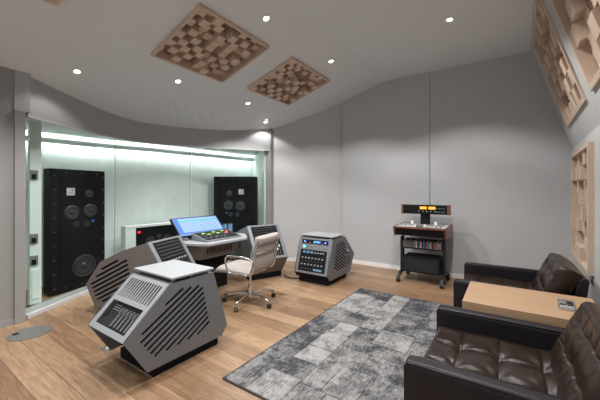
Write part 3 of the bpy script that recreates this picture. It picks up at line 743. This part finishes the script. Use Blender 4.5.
# ------------------------------------------------------------------ office chair (local: faces -x)
t = thing('office_chair', 'cream leather office chair with chrome frame and five wheeled legs behind the desk', 'chair', (-2.90, 3.05, 0), R(10)); t.scale = (1.08, 1.10, 1.04)
bm = B(); cyl(bm, (0, 0, .075), (0, 0, .13), .035); cyl(bm, (0, 0, .13), (0, 0, .24), .030, .026); cyl(bm, (0, 0, .24), (0, 0, .40), .016); link('column', bm, 'chrome', t, smooth=False)
for k in range(5):
    a = R(202 + 72 * k); ex, ey = .33 * math.cos(a), .33 * math.sin(a)
    bm = B(); tube(bm, [(0, 0, .115), (ex * .35, ey * .35, .125), (ex * .8, ey * .8, .105), (ex, ey, .085)], .016, 8); lg = link('leg', bm, 'chrome', t, smooth=True)
    bm = B(); cyl(bm, (ex, ey, .05), (ex, ey, .09), .008, n=10)
    link('caster_stem', bm, 'chrome', lg)
    bm = B(); px, py = -math.sin(a + .6), math.cos(a + .6)
    cyl(bm, (ex + px * .020, ey + py * .020, .029), (ex + px * .006, ey + py * .006, .029), .028); cyl(bm, (ex - px * .020, ey - py * .020, .029), (ex - px * .006, ey - py * .006, .029), .028)
    link('caster_wheel', bm, 'rubber', lg)
bm = B(); box(bm, -.12, .10, -.09, .09, .385, .405); box(bm, -.05, .05, -.19, .19, .37, .388); link('seat_bracket', bm, 'alu', t, bevel=.006)
# cushioned shell: side profile swept across the width with soft segments
def pad(bm, path, halfw, thick, segs, puff=.014, ny=14):
    path = [Vector((p[0], 0, p[1])) for p in path]; L = [0]
    for i in range(1, len(path)): L.append(L[-1] + (path[i] - path[i - 1]).length)
    n = len(path); top = []; bot = []
    for i in range(n):
        d = (path[min(i + 1, n - 1)] - path[max(0, i - 1)]).normalized(); nn = Vector((d.z, 0, -d.x)) 
        f = L[i] / L[-1] * segs; pf = abs(math.sin(math.pi * f)) ** .6 * puff
        ra, rb = [], []
        for j in range(ny + 1):
            y = -halfw + 2 * halfw * j / ny; e = 1 - abs(2 * j / ny - 1) ** 6
            en = min(1, min(i, n - 1 - i) / 2)
            tt = (thick / 2 + pf) * (.35 + .65 * e) * (.4 + .6 * en)
            ra.append(bm.verts.new(path[i] + nn * tt + Vector((0, y, 0)))); rb.append(bm.verts.new(path[i] - nn * tt + Vector((0, y, 0))))
        top.append(ra); bot.append(rb)
    for i in range(n - 1):
        for j in range(ny):
            bm.faces.new([top[i][j], top[i + 1][j], top[i + 1][j + 1], top[i][j + 1]]); bm.faces.new([bot[i][j], bot[i][j + 1], bot[i + 1][j + 1], bot[i + 1][j]])
    for i in range(n - 1):
        for j in (0, ny): bm.faces.new([top[i][j], bot[i][j], bot[i + 1][j], top[i + 1][j]])
    for i in (0, n - 1):
        for j in range(ny): bm.faces.new([top[i][j], top[i][j + 1], bot[i][j + 1], bot[i][j]])
def interp(P, n):
    P = [Vector(p) for p in P]; L = [0]
    for i in range(1, len(P)): L.append(L[-1] + (P[i] - P[i - 1]).length)
    out = []
    for k in range(n + 1):
        s = L[-1] * k / n; i = 0
        while i < len(P) - 2 and L[i + 1] < s: i += 1
        out.append(P[i].lerp(P[i + 1], (s - L[i]) / max(1e-6, L[i + 1] - L[i])))
    return out
seatp = interp(spline([(-.36, .43), (-.30, .455), (-.1, .455), (.10, .44), (.155, .445)], 5), 27)
bm = B(); pad(bm, seatp, .235, .055, 3, .012); link('seat', bm, 'cream', t, smooth=True)
backp = interp(spline([(.15, .46), (.185, .52), (.20, .62), (.215, .74), (.24, .83)], 5), 27)
bm = B(); pad(bm, backp, .235, .05, 2, .012); link('backrest', bm, 'cream', t, smooth=True)
bm = B(); pad(bm, interp([(.242, .80), (.245, .85), (.25, .90)], 12), .245, .085, 1, .016); link('head_roll', bm, 'cream', t, smooth=True)
for s in (-1, 1):
    bm = B(); y = s * .247
    tube(bm, spline([(-.36, y, .425), (-.25, y, .438), (-.05, y, .435), (.12, y, .425), (.175, y, .45), (.215, y, .54), (.23, y, .66), (.245, y, .78), (.285, y, .87)], 6), .013, 10); link('side_rail', bm, 'chrome', t, smooth=True)
    bm = B(); y2 = s * .262
    tube(bm, spline([(.215, y2, .60), (.14, y2 + s * .025, .645), (-.02, y2 + s * .03, .655), (-.13, y2 + s * .03, .645), (-.165, y2 + s * .02, .60), (-.16, y2 + s * .0, .50), (-.12, y2, .435), (.0, y2, .425)], 6), .011, 10); link('armrest', bm, 'chrome', t, smooth=True)
bm = B(); tube(bm, [(.25, -.245, .70), (.262, 0, .70), (.25, .245, .70)], .011, 8); link('back_stretcher', bm, 'chrome', t, smooth=True)
bm = B(); tube(bm, [(0, .05, .39), (.05, .24, .36), (.05, .29, .36)], .006, 8); link('height_lever', bm, 'chrome', t)

# ------------------------------------------------------------------ tape machine on trolley
X0, X1 = -1.57, -.80; XC = (X0 + X1) / 2; YF = 5.13
t = thing('tape_trolley', 'dark wheeled steel trolley by the back wall carrying the tape machine', 'trolley', (XC, 5.40, 0))
for s in (-1, 1):
    x = s * .335
    bm = B(); box(bm, x - .02, x + .02, -.06, .06, .12, .739); link('upright', bm, 'cartblue', t, bevel=.004)
    bm = B(); prism(bm, [(-.27, .075), (-.22, .13), (-.06, .17), (.20, .17), (.33, .13), (.38, .075), (.34, .075), (.20, .12), (-.10, .12), (-.23, .075)], x - .02, x + .02, side_y); ft = link('foot', bm, 'cartblue', t, bevel=.003)
    for y in (-.25, .36):
        bm = B(); cyl(bm, (x - .026, y, .045), (x + .026, y, .045), .045); cyl(bm, (x, y, .05), (x, y, .08), .010); link('caster', bm, 'rubber', ft)
        bm = B(); cyl(bm, (x - .029, y, .045), (x + .029, y, .045), .018); link('caster_hub', bm, 'alu', ft)
bm = B(); box(bm, -.314, .314, -.10, .12, .545, .56); box(bm, -.314, .314, .105, .12, .57, .70); link('shelf', bm, 'cartblue', t, bevel=.002)
bm = B(); box(bm, -.314, .314, -.16, .28, .168, .182); link('lower_shelf', bm, 'cartblue', t, bevel=.002)
# tapes
cols = [(.17, .16, .16)] * 8 + [(.19, .18, .17), (.65, .64, .61), (.06, .06, .07), (.1, .1, .1), (.55, .52, .5), (.03, .03, .04), (.06, .20, .38), (.04, .04, .05), (.50, .07, .05), (.05, .22, .30), (.12, .28, .16), (.45, .20, .08), (.03, .03, .03), (.55, .10, .05), (.07, .18, .33), (.35, .28, .2), (.35, .16, .10), (.30, .24, .18)]  # grey cards darkened, shelf shade put into their colour
names = {0: 'grey tape box', 9: 'white tape box', 10: 'black tape box', 12: 'pale tape box', 14: 'blue tape box', 16: 'red tape box', 17: 'teal tape box', 18: 'green tape box', 19: 'orange brown tape box', 21: 'bright red tape box', 22: 'blue tape box'}
ordinal = ['leftmost', 'second from left', 'third from left', 'fourth from left', 'fifth from left', 'sixth from left', 'seventh from left', 'eighth from left', 'ninth from left', 'tenth from left', 'eleventh from left', 'twelfth from left', 'thirteenth from left', 'thirteenth from right', 'twelfth from right', 'eleventh from right', 'tenth from right', 'ninth from right', 'eighth from right', 'seventh from right', 'sixth from right', 'fifth from right', 'fourth from right', 'third from right', 'second from right', 'rightmost']
def cname(c):
    r, g, b_ = c
    if max(c) < .12: return 'black'
    if min(c) > .6: return 'white'
    if max(c) - min(c) < .06: return 'grey'
    if b_ > r * 1.5: return 'blue'
    if g > r * 1.3: return 'green'
    if r > g * 4: return 'red'
    if r > g * 1.9: return 'rust orange'
    return 'tan'
n = len(cols); x = XC - .305; wt = .61 / n
for i, c in enumerate(cols):
    m = mat('tape_box_card_%s' % cname(c), c, .6)
    hgt = .105 + .012 * ((i * 7) % 3)
    bm = B(); box(bm, -wt / 2 + .001, wt / 2 - .001, 0, .15, 0, hgt)
    bx = link('tape_box', bm, m, loc=(x + wt * (i + .5), 5.31, .571))
    tag(bx, '%s tape box spine in the trolley shelf row, %s' % (cname(c), ordinal[i]), 'tape box', 'tape boxes on the trolley shelf')
    bm = B(); box(bm, -wt / 2 + .005, wt / 2 - .005, -.0015, 0, hgt * .35, hgt * .75); link('spine_label', bm, 'key_grey' if i < 9 else ('paper' if i % 6 == 0 else m), bx)
# amplifier on the lower shelf
t = thing('amplifier_case', 'long black equipment case on the trolley\'s lower shelf', 'amplifier', (XC, 5.44, .184))
bm = B(); box(bm, -.30, .30, -.24, .22, 0, .235); link('case', bm, 'matblack', t, bevel=.008)
bm = B(); box(bm, -.28, .28, -.247, -.24, .02, .215); link('front_plate', bm, 'cartblue', t)
for s in (-1, 1):
    bm = B(); tube(bm, [(s * .25, -.247, .07), (s * .25, -.275, .08), (s * .25, -.275, .16), (s * .25, -.247, .17)], .006); link('handle', bm, 'cartblue', t)
# tape machine
t = thing('tape_machine', 'reel tape machine with mahogany sides, beige deck and two orange meters on the trolley', 'tape recorder', (XC, YF - .02, 0))
hw = .405
bm = B(); prism(bm, [(-.02, .93), (.70, .95), (.69, .74), (.03, .775)], -hw, -hw + .03, side_y); link('wooden_side', bm, 'mahog', t, bevel=.003)
bm = B(); prism(bm, [(-.02, .93), (.70, .95), (.69, .74), (.03, .775)], hw - .03, hw, side_y); link('wooden_side', bm, 'mahog', t, bevel=.003)
bm = B(); prism(bm, [(.0, .910), (.68, .94), (.67, .76), (.035, .785)], -hw + .031, hw - .031, side_y); link('chassis', bm, 'black', t)
bm = B(); prism(bm, [(-.021, .905), (-.021, .931), (.0, .931), (.0, .905)], -hw + .03, hw - .03, side_y); link('front_lip', bm, 'mahog', t)
dk = basis((0, 0, .9165), (1, 0, 0), Vector((0, .68, .02)).normalized(), Vector((0, -.02, .68)).normalized())
bm = B(); box(bm, -hw + .032, hw - .032, .01, .60, 0, .010, dk); deck = link('deck_plate', bm, 'beige', t, bevel=.002)
for x in (-.19, .19):
    bm = B(); cyl(bm, dk @ Vector((x, .38, .010)), dk @ Vector((x, .38, .022)), .135, n=40); rl = link('reel', bm, 'alu', t)
    bm = B(); cyl(bm, dk @ Vector((x, .38, .022)), dk @ Vector((x, .38, .075)), .028, .020, 20); link('reel_hub', bm, 'white', rl, smooth=False)
bm = B(); box(bm, -.09, .09, .05, .18, .010, .04, dk); link('head_block', bm, 'white', t, bevel=.006)
bm = B(); box(bm, -.05, .06, .02, .08, .010, .055, dk); link('head_cover', bm, 'key_grey', t, bevel=.008)
bm = B()
for x in (-.30, -.24, .24, .30): cyl(bm, dk @ Vector((x, .12, .01)), dk @ Vector((x, .12, .035)), .016, n=14)
link('guide_roller', bm, 'chrome', t)
bm = B()
for i in range(8): box(bm, .11 + i * .028, .13 + i * .028, .03, .055, .01, .018, dk)
link('transport_keys', bm, 'key_grey', t)
# bridge
bm = B(); box(bm, -.075, .075, .46, .50, .93, 1.13); link('bridge_post', bm, 'black', t, bevel=.004)
bm = B(); box(bm, -.36, .36, .42, .56, 1.12, 1.275); br = link('meter_bridge', bm, 'black', t, bevel=.003)
for s in (-1, 1):
    bm = B(); box(bm, s * .375 - .018, s * .375 + .018, .41, .57, 1.115, 1.28); link('bridge_cheek', bm, 'mahog', br, bevel=.002)
bm = B(); box(bm, -.35, -.17, .415, .42, 1.135, 1.262); link('bridge_bay', bm, 'matblack', br)
for x in (-.02, .12):
    bm = B(); box(bm, x - .055, x + .055, .412, .42, 1.205, 1.250); vm = link('vu_meter', bm, 'amber', br); vm['label'] = 'glowing orange level meter'
bm = B()
for i in range(5): cyl(bm, (-.09 + i * .065, .42, 1.17), (-.09 + i * .065, .405, 1.17), .009, n=12)
for i in range(8): cyl(bm, (.20 + (i % 4) * .035, .42, 1.16 + (i // 4) * .06), (.20 + (i % 4) * .035, .408, 1.16 + (i // 4) * .06), .007, n=10)
link('knob_row', bm, 'knob', br)

# ------------------------------------------------------------------ armchairs
def rbox(bm, x0, x1, y0, y1, z0, z1, seams_x, seams_y, puff, btn, n=48, edge=.035, crown=.0, top=True, mt=None):
    """cushion: top face a height field with quilt seams; returns verts"""
    nx = n; ny = n; T = []; vs = []
    def hgt(u, v):
        e = min(u, 1 - u) * (x1 - x0), min(v, 1 - v) * (y1 - y0)
        h = z1
        for d in e:
            if d < edge: h -= edge * (1 - math.sqrt(max(0, 1 - (1 - d / edge) ** 2)))
        px = py = 1e9
        for s in seams_x: px = min(px, abs(u - s) * (x1 - x0))
        for s in seams_y: py = min(py, abs(v - s) * (y1 - y0))
        ef = min(1, max(0, min(e) - .01) / .07)
        h -= ef * puff * (math.exp(-(px / .007) ** 2) + .5 * math.exp(-(px / .03) ** 2))
        h -= ef * puff * (math.exp(-(py / .007) ** 2) + .5 * math.exp(-(py / .03) ** 2))
        for bx_, by_ in btn:
            d2 = ((u - bx_) * (x1 - x0)) ** 2 + ((v - by_) * (y1 - y0)) ** 2
            h -= puff * 1.7 * math.exp(-d2 / .0028)
            dd = math.sqrt(d2); an = math.atan2((v - by_) * (y1 - y0), (u - bx_) * (x1 - x0))
            h += puff * .34 * math.sin(an * 5 + bx_ * 17 + by_ * 5) * math.exp(-((dd - .06) / .045) ** 2)
        h += .006 * math.sin(u * 9 + v * 7) * math.sin(u * 5 - v * 11)
        return h
    for i in range(nx + 1):
        row = []
        for j in range(ny + 1):
            u, v = i / nx, j / ny; row.append(bm.verts.new((x0 + u * (x1 - x0), y0 + v * (y1 - y0), hgt(u, v))))
        T.append(row)
    for i in range(nx):
        for j in range(ny): bm.faces.new([T[i][j], T[i + 1][j], T[i + 1][j + 1], T[i][j + 1]])
    ring = [T[i][0] for i in range(nx + 1)] + [T[nx][j] for j in range(1, ny + 1)] + [T[i][ny] for i in range(nx - 1, -1, -1)] + [T[0][j] for j in range(ny - 1, 0, -1)]
    prev = ring
    for k, z in ((1, (z0 + z1) / 2), (2, z0 + .01), (3, z0)):
        ins = -.006 if k == 1 else (0 if k == 2 else .012)
        cx, cy = (x0 + x1) / 2, (y0 + y1) / 2
        new = [bm.verts.new((v.co.x + (ins if v.co.x < cx else -ins) * (1 if k else 0), v.co.y + (ins if v.co.y < cy else -ins), z)) for v in ring]
        m_ = len(ring)
        for i in range(m_): bm.faces.new([prev[i], prev[(i + 1) % m_], new[(i + 1) % m_], new[i]])
        prev = new
    bm.faces.new(prev)
    if mt is not None: bmesh.ops.transform(bm, matrix=mt, verts=bm.verts)
    return bm
def armchair(label, y0, y1, seed):
    t = thing('leather_armchair', label, 'armchair', (0, (y0 + y1) / 2, 0), 0, group='dark leather armchairs')
    h = (y1 - y0) / 2; at = .095
    for s in (-1, 1):
        ya, yb = (h - at, h) if s > 0 else (-h, -h + at)
        bm = B(); box(bm, -.455, .50, ya, yb, .15, .612); am = link('arm', bm, 'leatherside', t, bevel=.026)
        for yy in (ya + .004, yb - .004):
            bm = B(); tube(bm, [(-.452, yy, .17), (-.452, yy, .58), (-.44, yy, .600), (-.40, yy, .604), (.48, yy, .604)], .0045, 6); link('piping', bm, 'leather', am, smooth=True)
    bm = B(); box(bm, -.43, .40, -h + at + .002, h - at - .002, .15, .325); link('seat_frame', bm, 'leatherside', t, bevel=.012)
    bm = B(); rbox(bm, -.44, .28, -h + at + .004, h - at - .004, .328, .485, [.25, .55, .85], [.345, .655], .0095, [(a, b) for a in (.25, .55, .85) for b in (.345, .655)], 96)
    link('seat_cushion', bm, 'leather', t, smooth=True)
    # back cushion: face local plane leaning
    a0 = Vector((.19, 0, .44)); a1 = Vector((.370, 0, .825)); yv = (a1 - a0).normalized(); xv = Vector((0, 1, 0)); nv = xv.cross(yv)
    if nv.x > 0: nv = -nv
    xv = yv.cross(nv)
    mt = basis(a0, xv, yv, nv)
    bm = B(); wd = h - at - .006
    rbox(bm, -wd, wd, .0, .455, -.17, .0, [.345, .655], [.36, .72], .0075, [(a, b) for a in (.19, .5, .81) for b in (.36, .72)], 96, edge=.045, mt=mt)
    link('back_cushion', bm, 'leather', t, smooth=True)
    bm = B(); prism(bm, [(.40, .15), (.50, .15), (.575, .74), (.545, .76), (.50, .74)], -h + at + .001, h - at - .001, lambda p, k: (p[0], k, p[1])); link('back_frame', bm, 'leatherside', t, bevel=.01)
    for sx in (-.38, .44):
        for sy in (-1, 1):
            bm = B(); box(bm, sx - .016, sx + .016, sy * (h - .05) - .016, sy * (h - .05) + .016, 0, .152); link('leg', bm, 'chrome', t, bevel=.002)
    return t
armchair('dark brown tufted leather armchair nearest the camera at bottom right', 1.64, 2.635, 1)
armchair('dark brown tufted leather armchair by the back wall, behind the wooden table', 3.42, 4.43, 2)

# side table
t = thing('side_table', 'light oak block side table between the two leather armchairs', 'table', (.13, 3.035, 0))
bm = B(); box(bm, -.43, .43, -.315, .325, .50, .64); link('tabletop', bm, 'tableoak', t, bevel=.003)
for s in (-1, 1):
    bm = B(); box(bm, s * .40 - .02, s * .40 + .02, -.31, .32, 0, .499); link('side_panel', bm, 'tableoak', t, bevel=.002)
t = thing('power_socket_plate', 'small grey power and data socket plate set on the wooden side table', 'socket', (.365, 3.04, .641), R(-4))
bm = B(); box(bm, -.05, .05, -.13, .13, 0, .008); pl = link('plate', bm, 'alu', t, bevel=.002)
for x, y in ((-.022, -.03), (-.022, .05), (.022, -.03), (.022, .05)):
    bm = B(); box(bm, x - .016, x + .016, y - .028, y + .028, .008, .011); link('socket', bm, 'matblack' if x > 0 or y < 0 else 'key_grey', t)
bm = B(); box(bm, -.04, .04, -.118, -.075, .008, .022); link('flap', bm, 'knob', t, bevel=.002)

# ------------------------------------------------------------------ rug
def rug():
    x0, x1, y0, y1 = -1.88, -.56, 1.68, 4.42
    bm = B(); lay = bm.faces.layers.float.new('patch'); r = random.Random(4)
    def split(a, b, c, d, k):
        w, h = b - a, d - c
        if (w < .36 and h < .50) or k > 6 or (k > 3 and w < .6 and h < .6 and r.random() < .25):
            g = .005
            quadf(a + g, b - g, c + g, d - g, r.uniform(-.05, .95)); quadg(a, b, c, d, g); return
        if w / .75 > h / 1.05: m_ = a + w * r.uniform(.38, .62); split(a, m_, c, d, k + 1); split(m_, b, c, d, k + 1)
        else: m_ = c + h * r.uniform(.38, .62); split(a, b, c, m_, k + 1); split(a, b, m_, d, k + 1)
    Z = .010
    def quadf(a, b, c, d, v):
        f = bm.faces.new([bm.verts.new(p) for p in ((a, c, Z), (b, c, Z), (b, d, Z), (a, d, Z))]); f[lay] = v
    def quadg(a, b, c, d, g):
        for (p, q, s, u) in ((a, b, c, c + g), (a, b, d - g, d), (a, a + g, c + g, d - g), (b - g, b, c + g, d - g)): quadf(p, q, s, u, .12)
    split(x0, x1, y0, y1, 0)
    e = .012
    for (a, b, c, d) in ((x0 - e, x1 + e, y0 - e, y0), (x0 - e, x1 + e, y1, y1 + e), (x0 - e, x0, y0, y1), (x1, x1 + e, y0, y1)): quadf(a, b, c, d, -.6)
    # sides and bottom
    v = [bm.verts.new(p) for p in ((x0 - e, y0 - e, Z), (x1 + e, y0 - e, Z), (x1 + e, y1 + e, Z), (x0 - e, y1 + e, Z), (x0 - e, y0 - e, .001), (x1 + e, y0 - e, .001), (x1 + e, y1 + e, .001), (x0 - e, y1 + e, .001))]
    for f in ((0, 1, 5, 4), (1, 2, 6, 5), (2, 3, 7, 6), (3, 0, 4, 7), (4, 5, 6, 7)): bm.faces.new([v[i] for i in f])[lay] = -.6
    me = bpy.data.meshes.new('rug'); bm.to_mesh(me); bm.free(); me.materials.append(M['rug'])
    o = bpy.data.objects.new('patchwork_rug', me); C.objects.link(o)
    tag(o, 'large faded grey and charcoal patchwork rug on the oak floor', 'rug')
rug()

# ------------------------------------------------------------------ floor fittings
t = thing('floor_box_cover', 'round grey metal floor box cover in the oak floor at lower left', 'floor cover', (-4.20, 1.06, .0005))
bm = B(); cyl(bm, (0, 0, 0), (0, 0, .005), .18, n=48); link('cover', bm, mat('floor_box_metal', (.22, .22, .21), .45, metal=.4), t, bevel=.001)
bm = B(); box(bm, -.10, -.05, -.12, -.07, .005, .0065); link('cable_flap', bm, 'matblack', t)
t = thing('floor_grommet', 'small round silver floor grommet behind the near rack console', 'floor grommet', (-3.17, 1.40, .0005))
bm = B(); lathe(bm, [(.035, 0), (.035, .006), (.07, .006), (.07, 0)], Matrix(), 28); link('ring', bm, 'alu', t)
bm = B(); cyl(bm, (0, 0, 0), (0, 0, .004), .035); link('lid', bm, 'white', t)
# cables
def cable(pts, r, m, label):
    bm = B(); tube(bm, spline(pts, 8), r, 8); o = link('cable', bm, m, smooth=True); tag(o, label, 'cable'); return o
cable([(-2.98, 4.36, .012), (-3.06, 4.30, .010), (-3.15, 4.26, .02), (-3.28, 4.30, .03)], .012, 'rubber', 'short black cable on the floor between the right console and the console wing')
# ------------------------------------------------------------------ world and extra light
w = bpy.data.worlds.new('world'); S.world = w; w.use_nodes = True
w.node_tree.nodes['Background'].inputs[0].default_value = (.80, .88, 1, 1); w.node_tree.nodes['Background'].inputs[1].default_value = .75
S.view_settings.view_transform = 'Standard'; S.view_settings.look = 'None'; S.view_settings.exposure = .08; S.view_settings.gamma = 1
